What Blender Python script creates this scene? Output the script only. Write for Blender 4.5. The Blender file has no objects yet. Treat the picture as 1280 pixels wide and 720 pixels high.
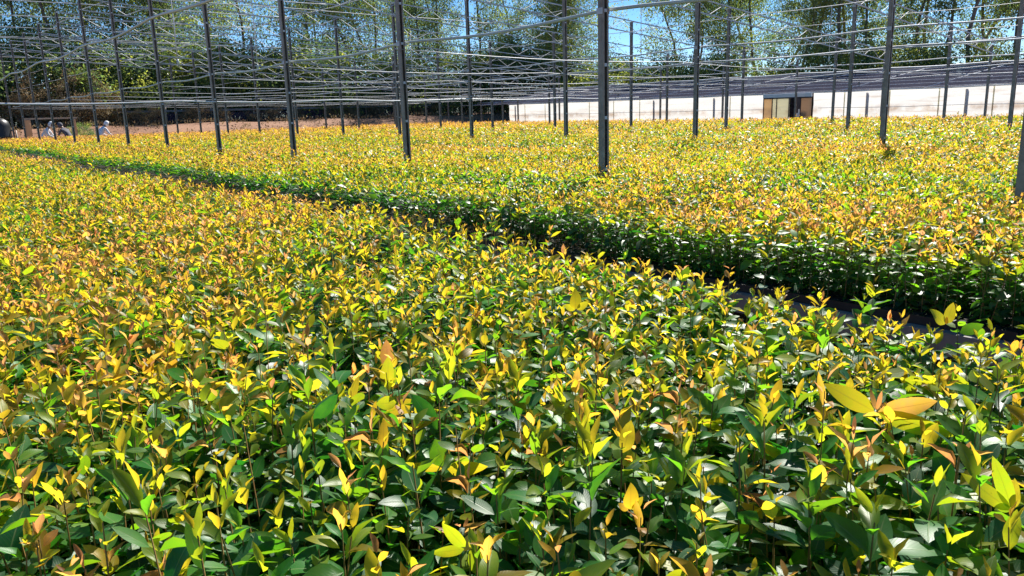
import bpy, bmesh, math, random
import numpy as np
from mathutils import Matrix, Vector
random.seed(7)
rng = np.random.default_rng(11)
scene = bpy.context.scene
C = scene.collection

# ------------------------------------------------------------------ camera, sky, sun, exposure
CAM_Z = 1.5
FPX, PITCH, ROLL, YAW = 989.34, 0.2198, -0.0297, 0.6682
cp, sp, cy, sy = math.cos(PITCH), math.sin(PITCH), math.cos(YAW), math.sin(YAW)
FW = np.array([sy * cp, cy * cp, -sp]); _rt = np.array([cy, -sy, 0.0]); _up = np.cross(_rt, FW)
RT = _rt * math.cos(ROLL) + _up * math.sin(ROLL)
UP = _up * math.cos(ROLL) - _rt * math.sin(ROLL)
cam_d = bpy.data.cameras.new("camera"); cam = bpy.data.objects.new("camera", cam_d); C.objects.link(cam)
cam_d.sensor_width = 36.0; cam_d.lens = 36.0 * FPX / 1280.0
cam_d.clip_start = 0.02; cam_d.clip_end = 2000
cam.matrix_world = Matrix(((RT[0], UP[0], -FW[0], 0), (RT[1], UP[1], -FW[1], 0), (RT[2], UP[2], -FW[2], CAM_Z), (0, 0, 0, 1)))
scene.camera = cam

SUN_AZ, SUN_EL = math.radians(62), math.radians(44)      # azimuth from +Y towards +X
world = bpy.data.worlds.new("World"); scene.world = world; world.use_nodes = True
wn = world.node_tree.nodes; wl = world.node_tree.links
bg = wn["Background"]; sky = wn.new("ShaderNodeTexSky"); sky.sky_type = 'NISHITA'; sky.sun_disc = False
sky.sun_elevation = SUN_EL; sky.sun_rotation = SUN_AZ; sky.air_density = 0.8; sky.dust_density = 0.0; sky.ozone_density = 4.0; sky.altitude = 1500
hsv = wn.new('ShaderNodeHueSaturation'); hsv.inputs['Saturation'].default_value = 1.22; wl.new(sky.outputs[0], hsv.inputs['Color'])
wl.new(hsv.outputs[0], bg.inputs[0]); bg.inputs[1].default_value = 0.08
sun_d = bpy.data.lights.new("sun", 'SUN'); sun_d.energy = 5.0; sun_d.angle = math.radians(0.5); sun_d.color = (1.0, 0.95, 0.86)
sun = bpy.data.objects.new("sun", sun_d); C.objects.link(sun)
to_sun = Vector((math.sin(SUN_AZ) * math.cos(SUN_EL), math.cos(SUN_AZ) * math.cos(SUN_EL), math.sin(SUN_EL)))
sun.rotation_euler = to_sun.to_track_quat('Z', 'Y').to_euler(); sun.location = (20, 10, 30)
vs = scene.view_settings; vs.view_transform = 'Standard'; vs.look = 'None'; vs.gamma = 1.0; vs.use_curve_mapping = False
vs.exposure = 0.92
scene.cycles.max_bounces = 8; scene.cycles.transparent_max_bounces = 12; scene.cycles.transmission_bounces = 6

def project(P):
    Q = np.asarray(P, float) - np.array([0, 0, CAM_Z]); d = Q @ FW
    d = np.where(np.abs(d) < 1e-6, 1e-6, d)
    return 640 + FPX * (Q @ RT) / d, 360 - FPX * (Q @ UP) / d, d
def az_point(px, Y):            # plan position at depth Y seen in picture column px (near the horizon)
    d = FW * FPX + RT * (px - 640) + UP * 210
    return d[0] * Y / d[1]

# ------------------------------------------------------------------ materials
def new_mat(name):
    m = bpy.data.materials.new(name); m.use_nodes = True
    nt = m.node_tree; return m, nt, nt.nodes["Principled BSDF"], nt.nodes["Material Output"]
def ramp(nt, stops, fac=None, interp='LINEAR'):
    r = nt.nodes.new("ShaderNodeValToRGB"); r.color_ramp.interpolation = interp
    e = r.color_ramp.elements
    while len(e) < len(stops): e.new(0.5)
    for k, (p, c) in enumerate(stops):
        e[k].position = p; e[k].color = (*c, 1)
    if fac is not None: nt.links.new(fac, r.inputs[0])
    return r
def noise(nt, scale, detail=4, rough=0.55, vec=None):
    n = nt.nodes.new("ShaderNodeTexNoise"); n.inputs["Scale"].default_value = scale
    n.inputs["Detail"].default_value = detail; n.inputs["Roughness"].default_value = rough
    if vec is not None: nt.links.new(vec, n.inputs["Vector"])
    return n
def objco(nt):
    return nt.nodes.new("ShaderNodeTexCoord").outputs["Object"]
def simple(name, a, b, scale=6, rough=0.6, metal=0.0, bump=0.0, spec=0.5):
    m, nt, p, o = new_mat(name)
    n = noise(nt, scale, 5, 0.6, objco(nt)); r = ramp(nt, [(0.3, a), (0.7, b)], n.outputs[0])
    nt.links.new(r.outputs[0], p.inputs["Base Color"])
    p.inputs["Roughness"].default_value = rough; p.inputs["Metallic"].default_value = metal
    p.inputs["Specular IOR Level"].default_value = spec
    if bump:
        b_ = nt.nodes.new("ShaderNodeBump"); b_.inputs["Strength"].default_value = bump; b_.inputs["Distance"].default_value = 0.02
        nt.links.new(n.outputs[0], b_.inputs["Height"]); nt.links.new(b_.outputs[0], p.inputs["Normal"])
    return m

def leaf_material(name, refl, trans, tmix_lo, tmix_hi, rough, veins=True):
    """two-sided leaf: glossy skin over reflecting + transmitting tissue; colour follows the leaf's own age attribute"""
    m, nt, p, out = new_mat(name); L = nt.links
    age = nt.nodes.new("ShaderNodeAttribute"); age.attribute_name = "age"
    rnd = nt.nodes.new("ShaderNodeAttribute"); rnd.attribute_name = "rnd"
    # blotch inside a leaf
    n = noise(nt, 55, 3, 0.6, objco(nt))
    ad = nt.nodes.new("ShaderNodeMath"); ad.operation = 'MULTIPLY_ADD'
    L.new(n.outputs[0], ad.inputs[0]); ad.inputs[1].default_value = 0.22; L.new(age.outputs["Fac"], ad.inputs[2])
    sb = nt.nodes.new("ShaderNodeMath"); sb.operation = 'SUBTRACT'; L.new(ad.outputs[0], sb.inputs[0]); sb.inputs[1].default_value = 0.11
    r1 = ramp(nt, refl, sb.outputs[0]); r2 = ramp(nt, trans, sb.outputs[0])
    hs1 = nt.nodes.new("ShaderNodeHueSaturation"); hs2 = nt.nodes.new("ShaderNodeHueSaturation")
    mv = nt.nodes.new("ShaderNodeMapRange"); mv.inputs[3].default_value = 0.62; mv.inputs[4].default_value = 1.35
    L.new(rnd.outputs["Fac"], mv.inputs[0])
    mh = nt.nodes.new("ShaderNodeMapRange"); mh.inputs[3].default_value = 0.49; mh.inputs[4].default_value = 0.515
    fr = nt.nodes.new("ShaderNodeMath"); fr.operation = 'FRACT'; ml = nt.nodes.new("ShaderNodeMath"); ml.operation = 'MULTIPLY'
    L.new(rnd.outputs["Fac"], ml.inputs[0]); ml.inputs[1].default_value = 7.31; L.new(ml.outputs[0], fr.inputs[0]); L.new(fr.outputs[0], mh.inputs[0])
    for h, r in ((hs1, r1), (hs2, r2)):
        L.new(r.outputs[0], h.inputs["Color"]); L.new(mh.outputs[0], h.inputs["Hue"])
    L.new(mv.outputs[0], hs1.inputs["Value"]); L.new(mv.outputs[0], hs2.inputs["Value"])
    c1, c2 = hs1.outputs[0], hs2.outputs[0]
    if veins:
        uv = nt.nodes.new("ShaderNodeUVMap"); uv.uv_map = "leaf"
        sx = nt.nodes.new("ShaderNodeSeparateXYZ"); L.new(uv.outputs[0], sx.inputs[0])
        ab = nt.nodes.new("ShaderNodeMath"); ab.operation = 'ABSOLUTE'; L.new(sx.outputs[0], ab.inputs[0])
        rib = ramp(nt, [(0.0, (1, 1, 1)), (0.09, (0, 0, 0))], ab.outputs[0])
        # side veins: v - 0.35|u| bands
        m1 = nt.nodes.new("ShaderNodeMath"); m1.operation = 'MULTIPLY_ADD'; L.new(ab.outputs[0], m1.inputs[0]); m1.inputs[1].default_value = -0.22; L.new(sx.outputs[1], m1.inputs[2])
        m2 = nt.nodes.new("ShaderNodeMath"); m2.operation = 'MULTIPLY'; L.new(m1.outputs[0], m2.inputs[0]); m2.inputs[1].default_value = 14
        m3 = nt.nodes.new("ShaderNodeMath"); m3.operation = 'FRACT'; L.new(m2.outputs[0], m3.inputs[0])
        sv = ramp(nt, [(0.0, (0.22, 0.22, 0.22)), (0.16, (0, 0, 0)), (0.9, (0, 0, 0)), (1.0, (0.22, 0.22, 0.22))], m3.outputs[0])
        mx = nt.nodes.new("ShaderNodeMath"); mx.operation = 'MAXIMUM'; L.new(rib.outputs[0], mx.inputs[0]); L.new(sv.outputs[0], mx.inputs[1])
        for k in (0, 1):
            mixc = nt.nodes.new("ShaderNodeMix"); mixc.data_type = 'RGBA'
            L.new(mx.outputs[0], mixc.inputs[0]); L.new((c1, c2)[k], mixc.inputs[6])
            sc = nt.nodes.new("ShaderNodeMix"); sc.data_type = 'RGBA'; sc.blend_type = 'MULTIPLY' if k else 'MIX'
            sc.inputs[0].default_value = 0.55 if k else 0.28
            L.new((c1, c2)[k], sc.inputs[6]); sc.inputs[7].default_value = (0.5, 0.45, 0.25, 1) if k else (0.55, 0.55, 0.28, 1)
            L.new(sc.outputs[2], mixc.inputs[7])
            if k == 0: c1n = mixc.outputs[2]
            else: c2n = mixc.outputs[2]
        bmp = nt.nodes.new("ShaderNodeBump"); bmp.inputs["Strength"].default_value = 0.16; bmp.inputs["Distance"].default_value = 0.002; bmp.invert = True
        L.new(mx.outputs[0], bmp.inputs["Height"]); L.new(bmp.outputs[0], p.inputs["Normal"])
        c1, c2 = c1n, c2n
    # brown specks and bitten-looking blemishes
    if veins:
        bn = noise(nt, 130, 2, 0.5, objco(nt)); br = ramp(nt, [(0.72, (0, 0, 0)), (0.78, (0.6, 0.6, 0.6))], bn.outputs[0])
        cs = []
        for c_ in (c1, c2):
            mb_ = nt.nodes.new("ShaderNodeMix"); mb_.data_type = 'RGBA'; L.new(br.outputs[0], mb_.inputs[0]); L.new(c_, mb_.inputs[6]); mb_.inputs[7].default_value = (0.10, 0.055, 0.025, 1); cs.append(mb_.outputs[2])
        c1, c2 = cs
    # pale underside
    geo = nt.nodes.new("ShaderNodeNewGeometry")
    und = nt.nodes.new("ShaderNodeMix"); und.data_type = 'RGBA'; L.new(geo.outputs["Backfacing"], und.inputs[0]); L.new(c1, und.inputs[6])
    pale = nt.nodes.new("ShaderNodeMix"); pale.data_type = 'RGBA'; pale.inputs[0].default_value = 0.22; L.new(c1, pale.inputs[6]); pale.inputs[7].default_value = (0.36, 0.42, 0.3, 1)
    L.new(pale.outputs[2], und.inputs[7]); L.new(und.outputs[2], p.inputs["Base Color"])
    rr = nt.nodes.new("ShaderNodeMapRange"); rr.inputs[3].default_value = rough; rr.inputs[4].default_value = rough + 0.22
    L.new(geo.outputs["Backfacing"], rr.inputs[0]); L.new(rr.outputs[0], p.inputs["Roughness"])
    p.inputs["Specular IOR Level"].default_value = 0.28
    tr = nt.nodes.new("ShaderNodeBsdfTranslucent"); L.new(c2, tr.inputs[0])
    mix = nt.nodes.new("ShaderNodeMixShader"); mf = nt.nodes.new("ShaderNodeMapRange")
    mf.inputs[3].default_value = tmix_lo; mf.inputs[4].default_value = tmix_hi
    L.new(age.outputs["Fac"], mf.inputs[0]); L.new(mf.outputs[0], mix.inputs[0]); L.new(p.outputs[0], mix.inputs[1]); L.new(tr.outputs[0], mix.inputs[2])
    L.new(mix.outputs[0], out.inputs["Surface"])
    return m

M = {}
M['leaf'] = leaf_material('seedling_leaf',
    [(0.0, (0.016, 0.078, 0.028)), (0.30, (0.045, 0.17, 0.025)), (0.55, (0.20, 0.25, 0.018)), (0.80, (0.42, 0.25, 0.025)), (1.0, (0.38, 0.16, 0.07))],
    [(0.0, (0.05, 0.30, 0.015)), (0.30, (0.32, 0.72, 0.015)), (0.55, (0.72, 0.66, 0.018)), (0.80, (0.95, 0.58, 0.03)), (1.0, (0.86, 0.38, 0.13))],
    0.33, 0.68, 0.40)
M['tree_leaf'] = leaf_material('tree_leaf',
    [(0.0, (0.045, 0.085, 0.06)), (0.5, (0.08, 0.13, 0.05)), (1.0, (0.18, 0.20, 0.05))],
    [(0.0, (0.13, 0.25, 0.12)), (0.5, (0.30, 0.44, 0.09)), (1.0, (0.66, 0.68, 0.10))], 0.38, 0.52, 0.38, veins=False)
M['dry_leaf'] = leaf_material('dry_leaf',
    [(0.0, (0.13, 0.085, 0.045)), (0.5, (0.21, 0.14, 0.07)), (1.0, (0.32, 0.24, 0.13))],
    [(0.0, (0.16, 0.10, 0.05)), (0.5, (0.25, 0.16, 0.08)), (1.0, (0.35, 0.26, 0.13))], 0.25, 0.35, 0.6, veins=False)
M['stem'] = simple('seedling_stem', (0.20, 0.09, 0.035), (0.30, 0.22, 0.07), 30, 0.5)
M['bark'] = simple('bark', (0.10, 0.085, 0.07), (0.27, 0.23, 0.19), 5, 0.85, bump=0.4)
M['steel'] = simple('galvanised_steel', (0.22, 0.19, 0.165), (0.40, 0.36, 0.32), 9, 0.5, 0.15)
def steel_mat():
    m, nt, p, o = new_mat('weathered_steel'); v = objco(nt); mp = nt.nodes.new("ShaderNodeMapping"); mp.inputs["Scale"].default_value = (40, 40, 1.2); nt.links.new(v, mp.inputs[0])
    n1 = noise(nt, 1.0, 6, 0.7, mp.outputs[0]); n2 = noise(nt, 14, 5, 0.65, v)
    a = ramp(nt, [(0.3, (0.19, 0.155, 0.125)), (0.7, (0.36, 0.31, 0.265))], n2.outputs[0]); b = ramp(nt, [(0.55, (0, 0, 0)), (0.72, (0.8, 0.8, 0.8))], n1.outputs[0])
    mx = nt.nodes.new("ShaderNodeMix"); mx.data_type = 'RGBA'; nt.links.new(b.outputs[0], mx.inputs[0]); nt.links.new(a.outputs[0], mx.inputs[6]); mx.inputs[7].default_value = (0.17, 0.085, 0.045, 1)
    nt.links.new(mx.outputs[2], p.inputs["Base Color"]); p.inputs["Roughness"].default_value = 0.5; p.inputs["Metallic"].default_value = 0.15; return m
M['steel'] = steel_mat()
M['rod'] = simple('galvanised_rod', (0.46, 0.47, 0.50), (0.66, 0.68, 0.72), 9, 0.6, 0.1)
M['pipe'] = simple('pale_pvc_pipe', (0.42, 0.48, 0.44), (0.55, 0.60, 0.56), 3, 0.4)
M['white_pipe'] = simple('white_pvc_pipe', (0.7, 0.71, 0.72), (0.82, 0.82, 0.82), 3, 0.35)
M['black'] = simple('black_plastic', (0.012, 0.012, 0.014), (0.03, 0.03, 0.034), 20, 0.38)
M['substrate'] = simple('dark_substrate', (0.012, 0.010, 0.008), (0.035, 0.026, 0.02), 60, 0.9, bump=0.5)
M['board'] = simple('weathered_board', (0.15, 0.145, 0.14), (0.27, 0.26, 0.25), 7, 0.75, bump=0.2)
M['wood'] = simple('pale_timber', (0.42, 0.30, 0.2), (0.6, 0.47, 0.34), 4, 0.7)
M['brown'] = simple('brown_panel', (0.30, 0.17, 0.09), (0.42, 0.26, 0.15), 3, 0.6)
M['beige'] = simple('beige_panel', (0.62, 0.50, 0.34), (0.72, 0.6, 0.44), 3, 0.6)
M['cream'] = simple('cream_panel', (0.72, 0.70, 0.58), (0.8, 0.78, 0.68), 3, 0.5)
M['dark'] = simple('dark_trim_door_shade', (0.015, 0.015, 0.03), (0.03, 0.03, 0.05), 3, 0.8)  # near-black trim colour; on the doorway backing it stands in for shade
M['white_cloth'] = simple('white_cloth', (0.72, 0.73, 0.76), (0.82, 0.82, 0.84), 8, 0.8)
M['dark_cloth'] = simple('dark_cloth', (0.05, 0.05, 0.07), (0.10, 0.10, 0.13), 8, 0.8)
M['skin'] = simple('skin', (0.25, 0.13, 0.08), (0.34, 0.19, 0.12), 8, 0.5)

def soil_mat():
    m, nt, p, o = new_mat('sandy_red_soil'); v = objco(nt)
    n1 = noise(nt, 0.35, 6, 0.6, v); n2 = noise(nt, 9, 6, 0.7, v)
    r1 = ramp(nt, [(0.3, (0.26, 0.12, 0.065)), (0.7, (0.42, 0.23, 0.14))], n1.outputs[0])
    r2 = ramp(nt, [(0.35, (0.6, 0.55, 0.5)), (0.7, (1, 1, 1))], n2.outputs[0])
    mx = nt.nodes.new("ShaderNodeMix"); mx.data_type = 'RGBA'; mx.blend_type = 'MULTIPLY'; mx.inputs[0].default_value = 1
    nt.links.new(r1.outputs[0], mx.inputs[6]); nt.links.new(r2.outputs[0], mx.inputs[7]); nt.links.new(mx.outputs[2], p.inputs["Base Color"])
    b = nt.nodes.new("ShaderNodeBump"); b.inputs["Strength"].default_value = 0.5; b.inputs["Distance"].default_value = 0.05
    nt.links.new(n2.outputs[0], b.inputs["Height"]); nt.links.new(b.outputs[0], p.inputs["Normal"]); p.inputs["Roughness"].default_value = 0.9
    return m
M['soil'] = soil_mat()
def sheet_mat(name, ca, cb, cc):
    """white plastic film: lets part of the light through, faint creases and mud-stained seams"""
    m, nt, p, o = new_mat(name); v = objco(nt); L = nt.links
    mp = nt.nodes.new("ShaderNodeMapping"); mp.inputs["Scale"].default_value = (1, 0.25, 3.0); L.new(v, mp.inputs[0])
    n = noise(nt, 2.2, 6, 0.65, mp.outputs[0])
    r = ramp(nt, [(0.28, ca), (0.45, cb), (1.0, cc)], n.outputs[0])
    L.new(r.outputs[0], p.inputs["Base Color"]); p.inputs["Roughness"].default_value = 0.35
    sz = nt.nodes.new("ShaderNodeSeparateXYZ"); L.new(v, sz.inputs[0])
    bd = ramp(nt, [(0.0, (0, 0, 0)), (0.52, (0, 0, 0)), (0.60, (1, 1, 1)), (0.66, (0.5, 0.5, 0.5)), (0.70, (0, 0, 0))]); dv_ = nt.nodes.new("ShaderNodeMath"); dv_.operation = 'MULTIPLY'; dv_.inputs[1].default_value = 0.5; L.new(sz.outputs[2], dv_.inputs[0]); L.new(dv_.outputs[0], bd.inputs[0])
    n3 = noise(nt, 1.0, 5, 0.7, v); r3 = ramp(nt, [(0.42, (0, 0, 0)), (0.62, (1, 1, 1))], n3.outputs[0])
    ml_ = nt.nodes.new("ShaderNodeMath"); ml_.operation = 'MULTIPLY'; L.new(bd.outputs[0], ml_.inputs[0]); L.new(r3.outputs[0], ml_.inputs[1])
    mxs = nt.nodes.new("ShaderNodeMix"); mxs.data_type = 'RGBA'; L.new(ml_.outputs[0], mxs.inputs[0]); L.new(r.outputs[0], mxs.inputs[6]); mxs.inputs[7].default_value = (0.50, 0.38, 0.29, 1)
    class _R: outputs = [mxs.outputs[2]]
    r = _R; L.new(r.outputs[0], p.inputs["Base Color"])
    b = nt.nodes.new("ShaderNodeBump"); b.inputs["Strength"].default_value = 0.6; b.inputs["Distance"].default_value = 0.05
    L.new(n.outputs[0], b.inputs["Height"]); L.new(b.outputs[0], p.inputs["Normal"])
    t = nt.nodes.new("ShaderNodeBsdfTranslucent"); L.new(r.outputs[0], t.inputs[0])
    mx = nt.nodes.new("ShaderNodeMixShader"); mx.inputs[0].default_value = 0.62
    L.new(p.outputs[0], mx.inputs[1]); L.new(t.outputs[0], mx.inputs[2]); L.new(mx.outputs[0], o.inputs["Surface"])
    return m
M['film'] = sheet_mat('white_plastic_film', (0.60, 0.52, 0.46), (0.81, 0.795, 0.775), (0.86, 0.855, 0.84))
M['beige'] = sheet_mat('beige_panel', (0.6, 0.44, 0.27), (0.75, 0.58, 0.38), (0.8, 0.66, 0.46)); M['cream'] = sheet_mat('cream_panel', (0.66, 0.6, 0.44), (0.8, 0.77, 0.62), (0.85, 0.82, 0.7))
M['brown'] = sheet_mat('brown_panel', (0.36, 0.26, 0.18), (0.50, 0.38, 0.28), (0.56, 0.44, 0.33))
def net_mat(name, col, open_):
    """woven shade cloth: a share of its area is holes"""
    m, nt, p, o = new_mat(name); L = nt.links; v = objco(nt)
    n = noise(nt, 1.6, 5, 0.7, v); r = ramp(nt, [(0.3, tuple(c * 0.6 for c in col)), (0.7, col)], n.outputs[0])
    L.new(r.outputs[0], p.inputs["Base Color"]); p.inputs["Roughness"].default_value = 1.0; p.inputs["Specular IOR Level"].default_value = 0.0
    t = nt.nodes.new("ShaderNodeBsdfTransparent"); mx = nt.nodes.new("ShaderNodeMixShader")
    mr = nt.nodes.new("ShaderNodeMapRange"); mr.inputs[3].default_value = open_ - 0.1; mr.inputs[4].default_value = open_ + 0.1; L.new(n.outputs[0], mr.inputs[0])
    L.new(mr.outputs[0], mx.inputs[0]); L.new(p.outputs[0], mx.inputs[1]); L.new(t.outputs[0], mx.inputs[2]); L.new(mx.outputs[0], o.inputs["Surface"])
    return m
M['net'] = net_mat('grey_shade_cloth', (0.065, 0.065, 0.095), 0.24)
M['fence_dark'] = net_mat('purple_dark_panel', (0.10, 0.075, 0.12), 0.3)

# ------------------------------------------------------------------ helpers
ORD = ["first", "second", "third", "fourth", "fifth", "sixth", "seventh", "eighth", "ninth", "tenth", "eleventh", "twelfth", "thirteenth",
       "fourteenth", "fifteenth", "sixteenth", "seventeenth", "eighteenth", "nineteenth", "twentieth", "twenty-first", "twenty-second",
       "twenty-third", "twenty-fourth", "twenty-fifth", "twenty-sixth", "twenty-seventh", "twenty-eighth", "twenty-ninth", "thirtieth",
       "thirty-first", "thirty-second", "thirty-third", "thirty-fourth", "thirty-fifth", "thirty-sixth", "thirty-seventh", "thirty-eighth"]
def tag(o, label=None, cat=None, group=None, kind=None):
    if label: o['label'] = label
    if cat: o['category'] = cat
    if group: o['group'] = group
    if kind: o['kind'] = kind
    return o
def empty(name, loc, rz=0.0):
    o = bpy.data.objects.new(name, None); C.objects.link(o); o.location = loc; o.rotation_euler = (0, 0, rz); o.empty_display_size = 0.1
    return o
def link(name, me, parent=None, loc=None):
    o = bpy.data.objects.new(name, me); C.objects.link(o)
    if parent is not None: o.parent = parent
    if loc is not None: o.location = loc
    return o
class MB:
    """collects boxes and tubes into one mesh"""
    def __init__(s): s.v = []; s.f = []; s.sm = []; s.mi = []
    def _add(s, vs_, fs_, smooth=False, mi=0):
        n = len(s.v); s.v += [tuple(map(float, v)) for v in vs_]; s.f += [tuple(n + i for i in f) for f in fs_]; s.sm += [smooth] * len(fs_); s.mi += [mi] * len(fs_)
    def box(s, x0, x1, y0, y1, z0, z1, mi=0):
        vs_ = [(x, y, z) for z in (z0, z1) for y in (y0, y1) for x in (x0, x1)]
        s._add(vs_, [(0, 2, 3, 1), (4, 5, 7, 6), (0, 1, 5, 4), (2, 6, 7, 3), (0, 4, 6, 2), (1, 3, 7, 5)], mi=mi)
    def tube(s, pts, r, n=8, cap=True, smooth=True, mi=0):
        pts = [Vector(p) for p in pts]; k = len(pts); rs = r if hasattr(r, '__len__') else [r] * k
        ref = Vector((0, 0, 1))
        if abs((pts[-1] - pts[0]).normalized().z) > 0.9: ref = Vector((1, 0, 0))
        vs_ = []
        for i, p in enumerate(pts):
            t = (pts[min(i + 1, k - 1)] - pts[max(i - 1, 0)]).normalized()
            a = t.cross(ref).normalized(); b = t.cross(a)
            for q in range(n):
                w = 2 * math.pi * q / n; vs_.append(p + (a * math.cos(w) + b * math.sin(w)) * rs[i])
        fs_ = [(i * n + q, i * n + (q + 1) % n, (i + 1) * n + (q + 1) % n, (i + 1) * n + q) for i in range(k - 1) for q in range(n)]
        if cap: fs_ += [tuple(range(n - 1, -1, -1)), tuple((k - 1) * n + q for q in range(n))]
        s._add(vs_, fs_, smooth, mi)
    def bar(s, a, b, w, h):      # rectangular bar between two points
        a, b = Vector(a), Vector(b); t = (b - a).normalized(); up = Vector((0, 0, 1)) if abs(t.z) < 0.95 else Vector((1, 0, 0))
        sd = t.cross(up).normalized() * w / 2; u = sd.cross(t).normalized() * h / 2
        vs_ = [p + x * sd + y * u for p in (a, b) for x, y in ((-1, -1), (1, -1), (1, 1), (-1, 1))]
        s._add(vs_, [(0, 1, 2, 3), (7, 6, 5, 4), (0, 4, 5, 1), (1, 5, 6, 2), (2, 6, 7, 3), (3, 7, 4, 0)])
    def mesh(s, name, mats):
        me = bpy.data.meshes.new(name); me.from_pydata(s.v, [], s.f)
        for m in (mats if isinstance(mats, (list, tuple)) else [mats]): me.materials.append(m)
        me.polygons.foreach_set("use_smooth", s.sm); me.polygons.foreach_set("material_index", s.mi); me.update(); return me
    def build(s, name, mats, parent=None, loc=None): return link(name, s.mesh(name, mats), parent, loc)

def np_mesh(name, V, Q, mat, age=None, rnd=None, uv=None, smooth=True):
    me = bpy.data.meshes.new(name); nv, nf, k = len(V), len(Q), Q.shape[1]
    me.vertices.add(nv); me.vertices.foreach_set("co", np.ascontiguousarray(V, np.float32).ravel())
    me.loops.add(nf * k); me.loops.foreach_set("vertex_index", np.ascontiguousarray(Q, np.int32).ravel())
    me.polygons.add(nf); me.polygons.foreach_set("loop_start", np.arange(0, nf * k, k, dtype=np.int32))
    me.polygons.foreach_set("use_smooth", np.full(nf, smooth))
    me.update(calc_edges=True)
    for nm, a in (("age", age), ("rnd", rnd)):
        if a is not None:
            at = me.attributes.new(nm, 'FLOAT', 'POINT'); at.data.foreach_set("value", np.ascontiguousarray(a, np.float32))
    if uv is not None:
        l = me.uv_layers.new(name="leaf"); l.data.foreach_set("uv", np.ascontiguousarray(uv[Q.ravel()], np.float32).ravel())
    me.materials.append(mat); return me
def norm(a): return a / np.maximum(np.linalg.norm(a, axis=-1, keepdims=True), 1e-9)

def leaf_blades(base, d, up, L, W, bend, fold, age, rnd, S):
    """arrays of leaves -> V, Q, age, rnd, uv; S segments with midrib, or S == 1: a single kite"""
    N = len(L); d = norm(d); side = norm(np.cross(d, up)); nr = norm(np.cross(side, d))
    if S == 1:
        mid = base + d * (L * 0.45)[:, None] - nr * (bend * 0.12 * L)[:, None]
        tip = base + d * (L * 0.95)[:, None] - nr * (bend * 0.45 * L)[:, None]
        off = side * (W * 0.5)[:, None]; lift = nr * (np.sin(fold) * W * 0.4)[:, None]
        V = np.stack([base, mid + off + lift, tip, mid - off + lift], 1).reshape(-1, 3)
        Q = np.arange(4 * N).reshape(N, 4); uv = np.tile(np.array([[0, 0], [1, .45], [0, 1], [-1, .45]]), (N, 1))
        return V, Q, np.repeat(age, 4), np.repeat(rnd, 4), uv
    t = np.linspace(0, 1, S + 1); w = (t ** 0.62) * ((1 - t) ** 0.85); w = w / w.max(); w[0] = 0.04; w[-1] = 0.02
    th = bend[:, None] * t[None]
    dl = 1.0 / S; thm = 0.5 * (th[:, 1:] + th[:, :-1])
    along = np.concatenate([np.zeros((N, 1)), np.cumsum(np.cos(thm) * dl, 1)], 1) * L[:, None]
    drop = np.concatenate([np.zeros((N, 1)), np.cumsum(np.sin(thm) * dl, 1)], 1) * L[:, None]
    s0 = side
    c = base[:, None] + d[:, None] * along[..., None] - nr[:, None] * drop[..., None]
    nl = nr[:, None] * np.cos(th)[..., None] + d[:, None] * np.sin(th)[..., None]
    hw = (W * 0.5)[:, None] * w[None]
    gw = np.random.default_rng(N); wav = 1 + 0.55 * np.sin(t[None] * gw.uniform(4, 11, N)[:, None] + gw.uniform(0, 6, N)[:, None]) * (S > 2)
    tw = (gw.normal(0, 0.35, N)[:, None] * t[None]) * (S > 2)
    sd = s0[:, None] * np.cos(tw)[..., None] + nl * np.sin(tw)[..., None]; nl = nl * np.cos(tw)[..., None] - s0[:, None] * np.sin(tw)[..., None]
    o1 = sd * (hw * np.cos(fold)[:, None])[..., None]; o2 = nl * (hw * np.sin(fold)[:, None] * wav)[..., None]
    V = np.stack([c + o1 + o2, c, c - o1 + o2], 2).reshape(-1, 3)          # N, S+1, 3
    k = np.arange(S)[:, None] * 3; q = np.concatenate([k + np.array([[0, 3, 4, 1]]), k + np.array([[1, 4, 5, 2]])])
    Q = (np.arange(N)[:, None, None] * 3 * (S + 1) + q[None]).reshape(-1, 4)
    uv = np.stack(np.broadcast_arrays(np.array([1., 0, -1])[None, :], t[:, None]), -1).reshape(-1, 2); uv = np.tile(uv, (N, 1))
    m = 3 * (S + 1)
    return V, Q, np.repeat(age, m), np.repeat(rnd, m), uv
def merge(parts):
    V, Q, A, R, U, n = [], [], [], [], [], 0
    for v, q, a, r, u in parts:
        V.append(v); Q.append(q + n); A.append(a); R.append(r); U.append(u); n += len(v)
    return np.concatenate(V), np.concatenate(Q), np.concatenate(A), np.concatenate(R), np.concatenate(U)

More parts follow.
